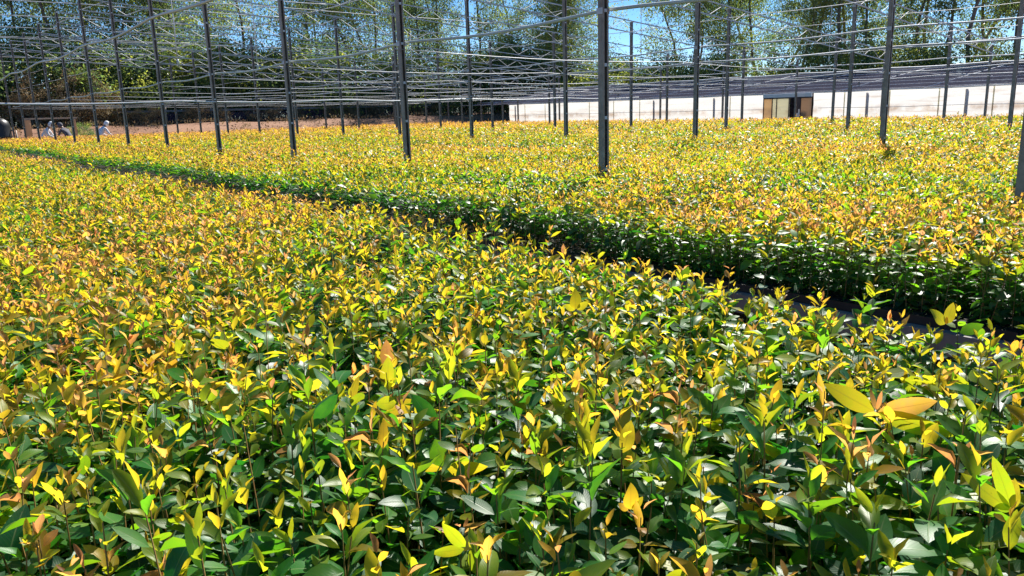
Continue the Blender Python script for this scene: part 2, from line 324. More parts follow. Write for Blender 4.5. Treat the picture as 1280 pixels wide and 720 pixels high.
# ------------------------------------------------------------------ seedlings
BEDS = [(-0.32, 2.12, -0.2, 40.0), (3.0, 8.15, -0.2, 40.0), (8.5, 12.2, 2.0, 40.0), (12.5, 16.3, 3.0, 40.0), (16.6, 20.3, 5.0, 40.0), (20.6, 26.3, 6.0, 40.0)]
TRAY_Z = 0.70
NODES_FULL = [0.10, 0.22, 0.34, 0.44, 0.53, 0.62, 0.70, 0.78, 0.86, 0.93, 1.0]
def plants(P, H, S, nodes, size=1.0, age_up=0.0, seed=0, split=None):
    """leaves of many seedlings; P base points, H heights. returns list of leaf blade arrays (split: (lower, tip))"""
    g = np.random.default_rng(seed); N = len(P); az0 = g.uniform(0, 6.283, N); vig = g.normal(0, 0.12, N); lean = g.normal(0, 0.09, (N, 2))
    young = np.clip(g.normal(0.0, 0.12, N) + age_up, -0.4, 0.5)
    lo, hi = [], []
    K = len(nodes)
    for k, fr in enumerate(nodes):
        for sgn in (0, 1):
            az = az0 + k * 1.5708 + sgn * math.pi + g.normal(0, 0.35, N)
            el = np.radians(np.interp(fr, [0.2, 0.6, 0.85, 1.0], [-6, 7, 28, 60])) + g.normal(0, 0.30, N)
            Ln = np.interp(fr, [0.2, 0.55, 0.8, 0.93, 1.0], [0.060, 0.069, 0.057, 0.039, 0.024]) * size * (1 + vig) * g.uniform(0.62, 1.25, N)
            Wd = Ln * g.uniform(0.38, 0.54, N) * (0.82 if fr > 0.95 else 1.0)
            h = H * fr * g.uniform(0.97, 1.03, N)
            bx = P + np.stack([lean[:, 0] * h, lean[:, 1] * h, h], 1)
            d = np.stack([np.cos(az) * np.cos(el), np.sin(az) * np.cos(el), np.sin(el)], 1)
            up = np.stack([-np.cos(az) * np.sin(el), -np.sin(az) * np.sin(el), np.cos(el)], 1) + g.normal(0, 0.3, (N, 3))
            bend = g.normal(0.35, 0.35, N) * (1.2 - 0.5 * fr); fold = np.abs(g.normal(0.22, 0.16, N)) + (0.25 if fr > 0.9 else 0)
            age = np.interp(fr, [0.3, 0.62, 0.78, 0.9, 1.0], [0.0, 0.10, 0.34, 0.62, 0.84]) + young * (0.3 + fr * 0.7) + g.normal(0, 0.08, N)
            keep = g.random(N) > (0.22 if fr < 0.9 else 0.05)
            a = (bx + d * (0.006 * size), d, up, Ln, Wd, bend, fold, np.clip(age, 0, np.interp(fr, [0.5, 0.8, 0.95], [0.32, 0.66, 1.0])), g.random(N))
            a = tuple(x[keep] for x in a)
            if len(a[3]): (hi if fr > 0.84 else lo).append(leaf_blades(*a, S))
    if split: return (merge(lo), merge(hi), lean)
    return merge(lo + hi), lean
def stems(P, H, lean, r0=0.0022):
    N = len(P); t = np.array([0, 0.5, 1.0]); rr = np.array([1.0, 0.75, 0.4]) * r0
    ang = np.array([0, 2.094, 4.189]); ring = np.stack([np.cos(ang), np.sin(ang), 0 * ang], 1)
    c = P[:, None] + np.stack([lean[:, 0:1] * H[:, None] * t, lean[:, 1:2] * H[:, None] * t, H[:, None] * t], -1)
    V = (c[:, :, None] + ring[None, None] * rr[None, :, None, None]).reshape(-1, 3)
    q = np.array([[i * 3 + j, i * 3 + (j + 1) % 3, (i + 1) * 3 + (j + 1) % 3, (i + 1) * 3 + j] for i in range(2) for j in range(3)])
    return V, (np.arange(N)[:, None, None] * 9 + q[None]).reshape(-1, 4)
def wave(P):      # gentle unevenness of the canopy
    x, y = P[:, 0], P[:, 1]
    return 0.018 * np.sin(2.1 * x + 0.7 * y) + 0.014 * np.sin(1.3 * y - 1.9 * x + 1) + 0.012 * np.sin(5.1 * y + 3.3 * x)
def grid(x0, x1, y0, y1, step, jit=0.35, seed=0):
    g = np.random.default_rng(seed); xs = np.arange(x0, x1, step); ys = np.arange(y0, y1, step)
    X, Y = np.meshgrid(xs, ys); P = np.stack([X.ravel(), Y.ravel()], 1) + g.uniform(-jit, jit, (X.size, 2)) * step
    return np.c_[P, np.full(len(P), TRAY_Z)]
def heights(P, seed, mean=0.245):
    g = np.random.default_rng(seed); x, y = P[:, 0], P[:, 1]
    low = np.sin(x * 1.9 + 1.3 * np.sin(y * 0.43)) * np.sin(y * 0.62 + 1.1 * np.sin(x * 1.1)); low = np.clip(low - 0.35, 0, 1) * (x > 3.4)
    edge = np.zeros(len(P))
    for x0, x1, _, _ in BEDS[1:]: edge = np.maximum(edge, np.clip(1 - np.abs(x - x1) / 0.55, 0, 1))
    edge *= (x > 3.4) * (0.55 + 0.45 * np.sin(y * 0.9 + x))
    tall = (g.random(len(P)) < 0.05) * g.uniform(0.02, 0.07, len(P))
    return np.clip((mean + wave(P) + tall + g.normal(0, 0.034, len(P))) * (1 - 0.50 * low - 0.55 * edge), 0.10, 0.38)
def in_view(P, margin=60):
    x, y, d = project(P + np.array([0, 0, 0.25])); return (d > 0.15) & (x > -margin) & (x < 1280 + margin) & (y > -margin) & (y < 720 + margin * 2.5)
def stuff_seedlings(name, label, bands, age_fn=None):
    parts = []; st = []
    for (P, S, nodes, size, seed, stem) in bands:
        if not len(P): continue
        H = heights(P, seed); up = age_fn(P) if age_fn else 0.0
        b, lean = plants(P, H, S, nodes, size, up, seed); parts.append(b)
        if stem: st.append(stems(P, H, lean))
    V, Q, A, R, U = merge(parts); me = np_mesh(name, V, Q, M['leaf'], A, R, U); o = link(name, me); tag(o, label, 'seedlings', None, 'stuff')
    if st:
        n = 0; VV = []; QQ = []
        for v, q in st: VV.append(v); QQ.append(q + n); n += len(v)
        s = link('stem', np_mesh('stem', np.concatenate(VV), np.concatenate(QQ), M['stem']), o); s['kind'] = 'stuff'
    return o

# ================================================================== GROUND
def ground_h(x, y):
    t = np.clip((y - 41.0) / 5.5, 0, 1); b = 1.34 * t * t * (3 - 2 * t)
    t2 = np.clip((x - 38) / 12.0, 0, 1); b2 = 0.6 * t2 * t2 * (3 - 2 * t2)
    return np.maximum(b, b2) + np.where(y > 42, 0.05 * np.sin(x * 0.9) * np.sin(y * 0.7), 0)
gx = np.concatenate([[-600, -200, -80], np.arange(-40, 100, 1.5), [140, 260, 700]]); gy = np.concatenate([[-600, -150, -40], np.arange(-10, 100, 1.5), [150, 300, 800]])
GX, GY = np.meshgrid(gx, gy); GV = np.stack([GX, GY, ground_h(GX, GY)], -1).reshape(-1, 3); nx, ny = len(gx), len(gy)
ii = (np.arange(ny - 1)[:, None] * nx + np.arange(nx - 1)[None]).ravel()
tag(link('ground', np_mesh('ground', GV, np.stack([ii, ii + 1, ii + nx + 1, ii + nx], 1), M['soil'])), 'reddish sandy soil under and behind the seedling beds', 'ground', None, 'structure')
pm = MB(); pm._add([(2.14, -2, 0.005), (2.94, -2, 0.005), (2.94, 40, 0.005), (2.14, 40, 0.005)], [(0, 1, 2, 3)])  # walkway strip in the near-black substrate colour
tag(pm.build('path', M['substrate']), 'dark walkway between the two nearest seedling beds', 'path', None, 'structure')

# ================================================================== BEDS (benches)
BED_WORDS = ['the near bed the camera looks down on', 'the bed across the dark aisle, holding the thickest post', 'the second bed beyond the dark aisle', 'the third bed beyond the dark aisle',
             'the fourth bed beyond the dark aisle', 'the last bed in front of the white wall']
for k, (x0, x1, y0, y1) in enumerate(BEDS):
    b = empty('growing_bench', ((x0 + x1) / 2, 0, 0)); tag(b, 'growing bench under ' + BED_WORDS[k], 'bench', 'growing benches')
    w = (x1 - x0) / 2; s = MB(); s.box(-w, w, y0, y1, TRAY_Z - 0.075, TRAY_Z - 0.055); s.build('bench_top', M['substrate'], b)
    s = MB(); s.box(-w - 0.05, -w - 0.003, y0, y1, TRAY_Z - 0.12, TRAY_Z - 0.035); s.build('edge_board', M['board'], b)
    s = MB(); s.box(w + 0.003, w + 0.05, y0, y1, TRAY_Z - 0.12, TRAY_Z - 0.035); s.build('edge_board', M['board'], b)
    if k < 2:
        for yy in np.arange(max(y0, 0) + 0.5, 12, 2.0):
            for xx in (-w + 0.1, w - 0.1):
                s = MB(); s.box(xx - 0.03, xx + 0.03, yy - 0.03, yy + 0.03, 0, TRAY_Z - 0.125); s.build('leg', M['board'], b)
# trays on the bench edges: open-celled black plastic
def tray_mesh(lx, ly, nx, ny):
    s = MB(); t = 0.006; z0, z1 = -0.05, 0.0
    for i in range(nx + 1):
        x = i * lx / nx; s.box(x - t / 2, x + t / 2, 0, ly, z0 if i in (0, nx) else -0.02, z1)
    for j in range(ny + 1):
        y = j * ly / ny; s.box(0.004, lx - 0.004, y - t / 2, y + t / 2, z0 if j in (0, ny) else -0.02, z1 - 0.0015)
    for i in range(nx):
        for j in range(ny):
            cx, cy_ = (i + .5) * lx / nx, (j + .5) * ly / ny
            s.tube([(cx, cy_, -0.002 + 0.001 * ((i * 7 + j * 3) % 5)), (cx, cy_, -0.04)], 0.021, 6, True, False, 1)
    return s.mesh('seedling_tray', [M['black'], M['substrate']])
TM = tray_mesh(0.58, 0.385, 11, 7)
for j in range(28):
    o = link('seedling_tray', TM, None, (3.0, 0.2 + j * 0.39, TRAY_Z))
    tag(o, 'black open-celled seedling tray along the aisle edge of the far bed', 'tray', 'black trays along the aisle edge of the far bed')
for j in range(9):
    for i in range(4):
        P0 = np.array([[-0.25 + i * 0.59 + 0.3, 0.05 + j * 0.39 + 0.2, 0.7]])
        if not in_view(P0, 120)[0]: continue
        o = link('seedling_tray', TM, None, (-0.25 + i * 0.59, 0.05 + j * 0.39, TRAY_Z))
        tag(o, 'black open-celled tray glimpsed beneath the foreground seedlings', 'tray', 'black trays under the foreground seedlings')

# ------------------------------------------------------------------ near bed
STEP = 0.053
PN = grid(-0.28, 2.13, 0.02, 40.0, STEP, 0.34, 3)
dist = np.linalg.norm(PN - np.array([0, 0, CAM_Z]), axis=1)
PN = PN[(dist > 0.62) | (PN[:, 1] > 1)]
def gaps(P, amount):      # missing seedlings, in loose clusters
    n = np.sin(P[:, 0] * 7.3 + 1.7 * np.sin(P[:, 1] * 3.1)) * np.sin(P[:, 1] * 6.1 + 1.3 * np.sin(P[:, 0] * 4.7)); gg = np.random.default_rng(9)
    return P[gg.random(len(P)) > amount * (0.5 + 1.0 * (n > 0.45))]
PN = gaps(PN, 0.16)
# hero seedlings that can be picked out in the photograph: px of the tip, size, age shift, label
def canopy_at(px, py, z):
    d = FW * FPX + RT * (px - 640) - UP * (py - 360); t = (z - CAM_Z) / d[2]; return d * t
HEROES = [((1095, 515), -0.05, 0.27, 'seedling with a very large orange leaf beside a yellow one', [(78, -12, 25, .90), (-58, -32, 25, .58), (-3, -28, 7, 1.0), (6, -24, 6, .98), (95, 30, 24, .52)]),
          ((556, 586), -0.05, 0.25, 'seedling with a broad flat yellow leaf beside a dark gap in the foreground', [(52, 1, 23, .60), (-50, -2, 12, .66), (-12, -34, 27, .32), (4, -24, 7, .95)]),
          ((1266, 640), -0.05, 0.25, 'seedling with long olive and yellow leaves at the right edge of the photo', [(-62, -44, 20, .50), (-30, -66, 20, .47), (4, -38, 15, .70), (-20, -10, 12, .4)]),
          ((584, 686), -0.15, 0.24, 'seedling with a big lime green leaf at the bottom centre of the photo', [(40, 36, 34, .48), (-42, 6, 15, .50), (-28, -32, 18, .46), (18, -18, 14, .60)]),
          ((1182, 407), 0.0, 0.26, 'seedling with a pair of upright yellow leaves against the dark aisle', [(-19, -19, 15, .56), (10, -27, 14, .61), (2, -10, 5, .9)]),
          ((720, 388), 0.0, 0.25, 'seedling with a rounded yellow leaf held above its neighbours', [(-2, -26, 18, .60), (14, -10, 9, .6), (-14, -6, 8, .6)]),
          ((485, 462), 0.0, 0.25, 'seedling with a rusty orange pointed tip leaf mid-bed', [(-3, -35, 18, .92), (-16, 8, 8, .80)]),
          ((788, 640), 0.0, 0.24, 'seedling with one upright amber leaf right of the bottom centre', [(0, -34, 22, .76), (14, -16, 10, .62), (-12, -8, 9, .85)])]
hp = np.array([canopy_at(*h[0], TRAY_Z + h[2]) for h in HEROES]); hp[:, 2] = TRAY_Z
for h in hp: PN = PN[np.linalg.norm(PN[:, :2] - h[:2], axis=1) > 0.05]
vis = in_view(PN, 20); dist = np.linalg.norm(PN - np.array([0, 0, CAM_Z]), axis=1)
order = np.argsort(np.where(vis, dist, 1e9))[:292]
mask = np.zeros(len(PN), bool); mask[order] = True
IND, REST = PN[mask], PN[~mask]
def seedling_proto(seed, H, age_up, size=1.0, S=6):
    P = np.zeros((1, 3)); Hh = np.array([H]); lo, hi, lean = plants(P, Hh, S, NODES_FULL, size, age_up, seed, True)
    sv, sq = stems(P, Hh, lean, 0.0024)
    return (np_mesh('stem', sv, sq, M['stem']), np_mesh('leaves', *lo[:2], M['leaf'], *lo[2:]), np_mesh('shoot_tip', *hi[:2], M['leaf'], *hi[2:]))
def put_seedling(meshes, loc, rz, sc, label, group):
    r = empty('seedling', loc, rz); r.scale = sc; tag(r, label, 'seedling', group)
    for nm, me in zip(('stem', 'leaves', 'shoot_tip'), meshes): link(nm, me, r)
    return r
KINDS = [(-0.26, 'foreground seedling with glossy dark green leaves and lime green tip', 'green-tipped foreground seedlings'),
         (-0.13, 'foreground seedling with green leaves and yellow tip leaves', 'yellow-tipped foreground seedlings'),
         (0.02, 'foreground seedling with amber orange tip leaves', 'amber-tipped foreground seedlings'),
         (0.12, 'foreground seedling with pinkish bronze tip leaves', 'bronze-tipped foreground seedlings')]
protos = [[seedling_proto(100 + 10 * k + q, 0.245, a, 0.95) for q in range(7)] for k, (a, _, _) in enumerate(KINDS)]
hs = heights(IND, 5) / 0.245
for P, h in zip(IND, hs):
    k = random.choices(range(4), (0.40, 0.35, 0.18, 0.07))[0]; s = random.uniform(0.88, 1.14)
    put_seedling(random.choice(protos[k]), tuple(P), random.uniform(0, 6.28), (s, s, float(h)), KINDS[k][1], KINDS[k][2])
for h, P in zip(HEROES, hp):
    st_, lv, _ = seedling_proto(700 + int(h[0][0]), h[2] * 0.92, h[1])
    tip = canopy_at(*h[0], TRAY_Z + h[2]); depth = (tip - np.array([0, 0, CAM_Z])) @ FW if tip[2] > 1.2 else tip @ FW
    base, dd, uu, LL, WW, AA = [], [], [], [], [], []
    for (dx, dy, wd, ag) in h[4]:
        v = (RT * dx - UP * dy) * depth / FPX; l = np.linalg.norm(v); v = v + FW * l * random.uniform(-0.25, 0.25)
        base.append(np.array([0, 0, h[2] * 0.92]) + norm(v) * 0.004); dd.append(v); uu.append(-FW - np.array([0, 0, 0.1]) + RT * random.uniform(-.3, .3)); LL.append(np.linalg.norm(v)); WW.append(wd * depth / FPX); AA.append(ag)
    n_ = len(LL); bl = leaf_blades(np.array(base), np.array(dd), np.array(uu), np.array(LL), np.array(WW), rng.uniform(0.0, 0.35, n_), rng.uniform(0.05, 0.25, n_), np.array(AA), rng.uniform(0.4, 1, n_), 8)
    tp = np_mesh('shoot_tip', *bl[:2], M['leaf'], *bl[2:])
    put_seedling((st_, lv, tp), (P[0], P[1], TRAY_Z + 0.08 * h[2]), 0.0, (1, 1, 1), h[3], None)

d_r = np.linalg.norm(REST - np.array([0, 0, CAM_Z]), axis=1); g = np.random.default_rng(77)
MID = [0.3, 0.45, 0.58, 0.70, 0.80, 0.89, 0.96, 1.0]; FAR = [0.5, 0.72, 0.88, 1.0]; VFAR = [0.75, 1.0]
def lods(P, seed, view_only=True):
    d = np.linalg.norm(P - np.array([0, 0, CAM_Z]), axis=1); v = in_view(P, 200) | (d < 2.5); g = np.random.default_rng(seed + 1); u = g.random(len(P))
    return [(P[(d < 3.0) & v], 5, NODES_FULL, 0.95, seed, True), (P[(d >= 3.0) & (d < 6.0) & v], 3, MID, 0.96, seed + 2, True),
            (P[(d >= 6.0) & (d < 11) & v & (u < 0.8)], 2, [0.45, 0.65, 0.8, 0.91, 1.0], 1.12, seed + 3, False),
            (P[(d >= 11) & (d < 20) & v & (u < 0.55)], 1, FAR, 1.3, seed + 4, False),
            (P[(d >= 20) & v & (u < 0.3)], 1, [0.6, 0.86, 1.0], 1.7, seed + 5, False)]
def far_age(P):
    d = np.hypot(P[:, 0], P[:, 1]); return np.interp(d, [1.2, 2.2, 5, 24, 40], [-0.13, -0.04, 0.02, 0.03, 0.36]) + 0.10 * np.sin(P[:, 0] * 1.7 + 2 * np.sin(P[:, 1] * 0.8)) + 0.07 * np.sin(P[:, 0] * 0.63 + P[:, 1] * 0.37)
stuff_seedlings('seedlings', 'mass of yellow and bronze tipped seedlings filling ' + BED_WORDS[0], lods(REST, 20), far_age)
for k in range(1, 6):
    x0, x1, y0, y1 = BEDS[k]; P = gaps(grid(x0 + (0.045 if k == 1 else 0.03), x1, y0, y1, STEP if k < 3 else 0.075, 0.34, 40 + k), 0.14)
    EDGE = [0.05, 0.11, 0.17, 0.23, 0.30]
    if k >= 3:
        L = lods(P, 200 + 20 * k); L = [(p, s, n, z * 1.15, sd, st) for (p, s, n, z, sd, st) in L]
    else: L = lods(P, 200 + 20 * k)
    if k == 1:
        Pe = P[(P[:, 0] < 3.32) & (P[:, 1] < 3.2) & in_view(P, 200)]; L.append((Pe, 3, EDGE, 0.85, 431, False))
    stuff_seedlings('seedlings', 'mass of yellow and bronze tipped seedlings filling ' + BED_WORDS[k], L, far_age)

# ================================================================== STEEL FRAME
BAY = 3.216
ROWX = [4.881, 10.889, 16.825, 22.718, 26.62]; ROWO = [4.865, 5.472, 6.038, 6.566, 7.05]; ROWJ = [(-1, 11), (0, 10), (0, 10), (1, 10), (1, 10)]
ROW_WORDS = ['nearest', 'second', 'third', 'fourth', 'fifth']
def roof_z(x): return 1.5 + 3.2 - 0.0775 * (x - 4.88)
CL = []
def post_mesh(h, w=0.066, dp=0.060):
    t = 0.004; s = MB(); w /= 2; dp /= 2
    s.box(-w, w, dp - t, dp, 0, h)                       # web at the back
    s.box(-w, -w + t, -dp, dp - t, 0, h); s.box(w - t, w, -dp, dp - t, 0, h)   # two flanges
    s.box(-w + t, -w + 0.018, -dp, -dp + t, 0, h); s.box(w - 0.018, w - t, -dp, -dp + t, 0, h)    # return lips
    me = s.mesh('channel', M['steel'])
    s2 = MB()
    s2.box(-w + 0.0185, w - 0.0185, -dp + 0.0005, -dp + 0.006, 0, 0.026)
    s3 = MB(); s3.box(-0.11, 0.11, -0.11, 0.11, 0.0, 0.012)
    s4 = MB(); s4.box(-w - 0.01, w + 0.01, -dp - 0.01, dp + 0.01, h + 0.0, h + 0.012)
    s5 = MB(); s5.box(-w - 0.004, w + 0.004, dp + 0.001, dp + 0.006, -0.025, 0.025); s5.box(-w - 0.009, -w - 0.004, -dp - 0.002, dp + 0.006, -0.025, 0.025); s5.box(w + 0.004, w + 0.009, -dp - 0.002, dp + 0.006, -0.025, 0.025)
    CL.append(s5.mesh('clamp', M['rod']))
    return me, s2.mesh('batten', M['rod']), s3.mesh('base_plate', M['steel']), s4.mesh('cap_plate', M['rod'])
for i in range(5):
    me = post_mesh(roof_z(ROWX[i]))
    n = 0
    for j in range(ROWJ[i][0], ROWJ[i][1] + 1):
        p = empty('steel_post', (ROWX[i], ROWO[i] + BAY * j, 0), -0.02); n += 1
        where = {0: 'nearest post row', 1: 'second post row', 2: 'third post row', 3: 'fourth post row', 4: 'post row along the white wall'}[i]
        lab = f'slotted grey steel post, {ORD[n - 1]} from the right in the {where}'
        if i == 0 and j == 0: lab = 'thickest slotted steel post standing full height right of the photo centre'
        if i == 0 and j == -1: lab = 'grey steel post cut off by the right edge of the photo'
        tag(p, lab, 'post', 'steel posts of the shade frame')
        for nm, m_ in zip(('channel', 'batten', 'base_plate', 'cap_plate'), me):
            if nm == 'base_plate': continue
            if nm == 'batten':
                for z in np.arange(0.98, roof_z(ROWX[i]) - 0.1, 0.43): link(nm, m_, p, (0, 0, z))
            else: link(nm, m_, p)
        link('clamp', CL[i], p, (0, 0, 1.5 + [0.80, 0.95, 1.07, 1.05, 1.0][i] - 0.02))
        if j % 2: link('clamp', CL[i], p, (0, 0, roof_z(ROWX[i]) - 0.3))
# trusses, one per frame, sloping down away from the aisle
def frame_pt(j, x, z):
    k = (ROWO[3] - ROWO[0]) / (ROWX[3] - ROWX[0]); return (x, ROWO[0] + BAY * j + k * (x - ROWX[0]), z)
for j in range(0, 12):
    r = empty('roof_truss', frame_pt(j, ROWX[0], 0)); o0 = np.array(frame_pt(j, ROWX[0], 0))
    F = lambda x, dz: tuple(np.array(frame_pt(j, x, roof_z(x) + dz)) - o0)
    tag(r, f'sloping lattice roof truss, {ORD[j]} frame counted from the right', 'truss', 'lattice roof trusses')
    xs = np.arange(ROWX[0] + 0.05, ROWX[4], 0.55)
    s = MB(); s.bar(F(ROWX[0], 0.03), F(ROWX[4], 0.03), 0.026, 0.026); s.build('top_chord', M['rod'], r)
    s = MB(); s.bar(F(ROWX[0], -0.27), F(ROWX[4], -0.27), 0.026, 0.026); s.build('bottom_chord', M['rod'], r)
    s = MB()
    for a, (u, v) in enumerate(zip(xs[:-1], xs[1:])): s.tube([F(u, 0.01 if a % 2 else -0.25), F(v, -0.25 if a % 2 else 0.01)], 0.009, 4, False)
    s.build('web', M['rod'], r)
for j in range(1, 13):
    for z, w in ((1.5 + 3.08, 'upper'), (1.5 + 2.45, 'lower')):
        if w == 'lower' and j % 3 != 1: continue
        s = MB(); a = np.array(frame_pt(j, -1.0, z)); b = np.array(frame_pt(j, 10.889 if w == 'upper' else 16.8, z)); b[2] -= 0.0
        n = 24; s.tube([a * (1 - t) + b * t - np.array([0, 0, 0.02 * math.sin(math.pi * (t * 4 % 1))]) for t in np.linspace(0, 1, n)], 0.013 if w == 'upper' else 0.010, 6)
        tag(s.build('tie_beam', M['rod']), f'{w} horizontal tie tube across the frame, {ORD[j]} from the right', 'tie tube', 'horizontal tie tubes')
# pipes along the rows
def sag_pipe(name, x, z, y0, y1, r, mat, label, cat='pipe', sag=0.04, ph=0.0, group='irrigation pipes along the post rows', slope=0.0):
    s = MB(); ys = np.arange(y0, y1 + 0.01, BAY / 8)
    s.tube([(x + 0.015 * math.sin(y * 0.7), y, z + slope * (y - y0) - sag * abs(math.sin(math.pi * (y - ph) / BAY)) ** 1.3) for y in ys], r, 8)
    return tag(s.build(name, mat), label, cat, group)
sag_pipe('irrigation_pipe', 2.25, 1.5 + 0.95, 1.0, 40, 0.0135, M['pipe'], 'pale wavy irrigation pipe slung above the dark aisle', sag=0.045, ph=ROWO[0])
sag_pipe('irrigation_pipe', 4.97, 1.5 + 0.80, 0.5, 40, 0.015, M['pipe'], 'pale pipe running behind the thickest post in the nearest row', sag=0.05, ph=ROWO[0])
sag_pipe('irrigation_pipe', 10.97, 1.5 + 0.95, 2, 40, 0.012, M['rod'], 'thin pipe fixed along the second post row', sag=0.04, ph=ROWO[1])
sag_pipe('irrigation_pipe', 10.97, 1.5 + 0.70, 2, 40, 0.010, M['rod'], 'lower thin pipe fixed along the second post row', sag=0.03, ph=ROWO[1])
sag_pipe('irrigation_pipe', 16.9, 1.5 + 1.07, 4, 40, 0.013, M['rod'], 'thin pipe fixed along the third post row', sag=0.03, ph=ROWO[2])
sag_pipe('irrigation_pipe', 16.9, 1.5 + 0.6, 4, 40, 0.010, M['rod'], 'lower thin pipe fixed along the third post row', sag=0.05, ph=ROWO[2])
sag_pipe('irrigation_pipe', 22.8, 1.5 + 1.05, 6, 40, 0.015, M['rod'], 'thin pipe fixed along the fourth post row', sag=0.03, ph=ROWO[3])
sag_pipe('irrigation_pipe', 22.8, 1.5 + 0.62, 6, 40, 0.012, M['rod'], 'lower thin pipe fixed along the fourth post row', sag=0.04, ph=ROWO[3])
sag_pipe('gutter_pipe', 26.72, 1.5 + 1.02, 7, 38, 0.03, M['rod'], 'thick pipe along the edge of the grey shade cloth above the white wall', sag=0.03, ph=ROWO[4])
s = MB(); A_ = np.array([1.0, 14.1, 1.5 + 0.35]); B_ = np.array([17.2, 15.75, 1.5 + 0.28])
s.tube([A_ * (1 - t) + B_ * t + np.array([0, 0, -0.035 * abs(math.sin(math.pi * t * 5))]) for t in np.linspace(0, 1, 60)], 0.0125, 8)
tag(s.build('water_pipe', M['white_pipe']), 'straight white water pipe crossing level at eye height on the left half', 'pipe')
# long wires along and across
for q, (x, z) in enumerate([(4.93, 3.35), (4.93, 2.9), (10.94, 2.85), (10.94, 3.4), (16.87, 3.2), (16.87, 2.8), (22.76, 2.9)]):
    s = MB(); s.tube([(x, y, z - 0.03 * abs(math.sin(math.pi * (y - 4.865) / BAY))) for y in np.arange(2.5 + 1.2 * (x > 5) * (x - 5) / 6, 40, BAY / 4)], 0.0055, 4)
    tag(s.build('training_wire', M['rod']), ['upper', 'lower', 'lower', 'upper', 'upper', 'lower', 'single'][q] + ' steel wire strung along the ' + ['nearest', 'nearest', 'second', 'second', 'third', 'third', 'fourth'][q] + ' post row', 'wire', 'steel wires along the post rows')
for j in range(1, 12):
    s = MB(); a = np.array(frame_pt(j, 4.88, 1.5 + 0.72)); b = np.array(frame_pt(j, 26.6, 1.5 + 0.62))
    s.tube([a * (1 - t) + b * t - np.array([0, 0, 0.05 * abs(math.sin(math.pi * t * 4))]) for t in np.linspace(0, 1, 33)], 0.0055, 4)
    tag(s.build('cross_wire', M['rod']), f'steel wire crossing between the post rows, {ORD[j - 1]} from the right', 'wire', 'steel wires across the frame')
for q, (x, y) in enumerate([(5.6, 14.2), (4.0, 13.4), (9.0, 15.0), (13.5, 12.3), (16.5, 9.6), (12.4, 20.0)]):
    r = empty('drop_line', (x, y, 1.5 + 0.85)); tag(r, f'white hanging sprinkler drop tube, {ORD[q]} of those dangling from the frame', 'drop tube', 'hanging sprinkler drops')
    s = MB(); s.tube([(0, 0, roof_z(max(x, 4.9)) - 2.35 - 0.3), (0.01, 0.01, 0.6), (0, 0, 0.1)], 0.008, 6); s.build('tube', M['white_pipe'], r)
    s = MB(); s.tube([(0, 0, 0.1), (0, 0, 0.06), (0, 0, 0.03), (0, 0, -0.02)], [0.012, 0.02, 0.02, 0.008], 8); s.build('nozzle', M['pipe'], r)

# ================================================================== WHITE WALL AND SHADE HOUSE
WX = 27.0
w = empty('film_wall', (WX, 20, 0)); tag(w, 'long low wall of white plastic film closing the right side of the beds', 'wall')
def film(y0, y1):
    n = int((y1 - y0) / 0.2); ys = np.linspace(y0, y1, n + 1); zs = np.linspace(0.25, 1.83, 9); g = np.random.default_rng(5)
    Y, Z = np.meshgrid(ys, zs, indexing='ij'); ph = (Y - ROWO[4]) / BAY
    X = 0.03 * np.sin(ph * 2 * np.pi) + 0.012 * np.sin(Z * 9 + Y * 2) + g.normal(0, 0.004, Y.shape); Zt = Z + np.where(Z > 1.8, -0.02 * np.abs(np.sin(ph * np.pi)) , 0)
    V = np.stack([X, Y - 20, Zt], -1).reshape(-1, 3); m = len(zs); i0 = (np.arange(n)[:, None] * m + np.arange(m - 1)).ravel()
    return link('film', np_mesh('film', V, np.stack([i0, i0 + m, i0 + m + 1, i0 + 1], 1), M['film']), w)
film(3.0, 16.2); film(18.3, 34.0)
s = MB(); s.tube([(-0.05, y - 20, 1.835 + 0.008 * math.sin(y * 2)) for y in np.arange(3, 34.01, 0.5)], 0.022, 6); s.build('top_rail', M['white_pipe'], w)
s = MB(); s.tube([(-0.05, y - 20, 1.28 + 0.01 * math.sin(y * 1.3)) for y in np.arange(3, 16.1, 0.5)], 0.009, 6); s.tube([(-0.05, y - 20, 1.28 + 0.01 * math.sin(y * 1.3)) for y in np.arange(18.2, 34, 0.5)], 0.009, 6); s.build('mid_rail', M['rod'], w)
for y in np.arange(4.6, 34.2, BAY):
    if 16.0 < y < 18.5: continue
    s = MB(); s.box(0.06, 0.13, y - 20.035, y - 19.965, 0, 1.8); s.build('stud', M['wood'], w)
for y in np.arange(3.8, 34, 1.6):
    if 15.9 < y < 18.6: continue
    s = MB(); s.box(-0.062, -0.052, y - 20.02, y - 19.98, 0.25, 1.82); s.build('seam_strip', M['cream'], w)
# entrance in the wall
e = empty('entrance_booth', (WX - 0.1, 16.8, 0)); tag(e, 'wooden entrance booth with dark doorway set into the white wall', 'booth')
Y0 = 16.26 - 16.8; Y1 = 18.24 - 16.8
def panel(nm, mat, a, b, z0=0.2, z1=1.66, x0=0.0, x1=0.05): 
    s = MB(); s.box(x0, x1, a, b, z0, z1); return s.build(nm, mat, e)
L_ = Y1 - Y0
panel('side_panel', M['brown'], Y0, Y0 + L_ * 0.20); 
panel('dark_door_backing', M['dark'], Y0 + L_ * 0.21, Y0 + L_ * 0.44, x0=0.5, x1=0.55)  # solid panel; the shade inside the doorway is put into its colour
s = MB(); s.box(0.2, 0.4, Y0 + L_ * 0.26, Y0 + L_ * 0.38, 0.9, 1.12); s.box(0.25, 0.36, Y0 + L_ * 0.28, Y0 + L_ * 0.33, 1.12, 1.26); s.build('crate_in_doorway', M['white_cloth'], e)
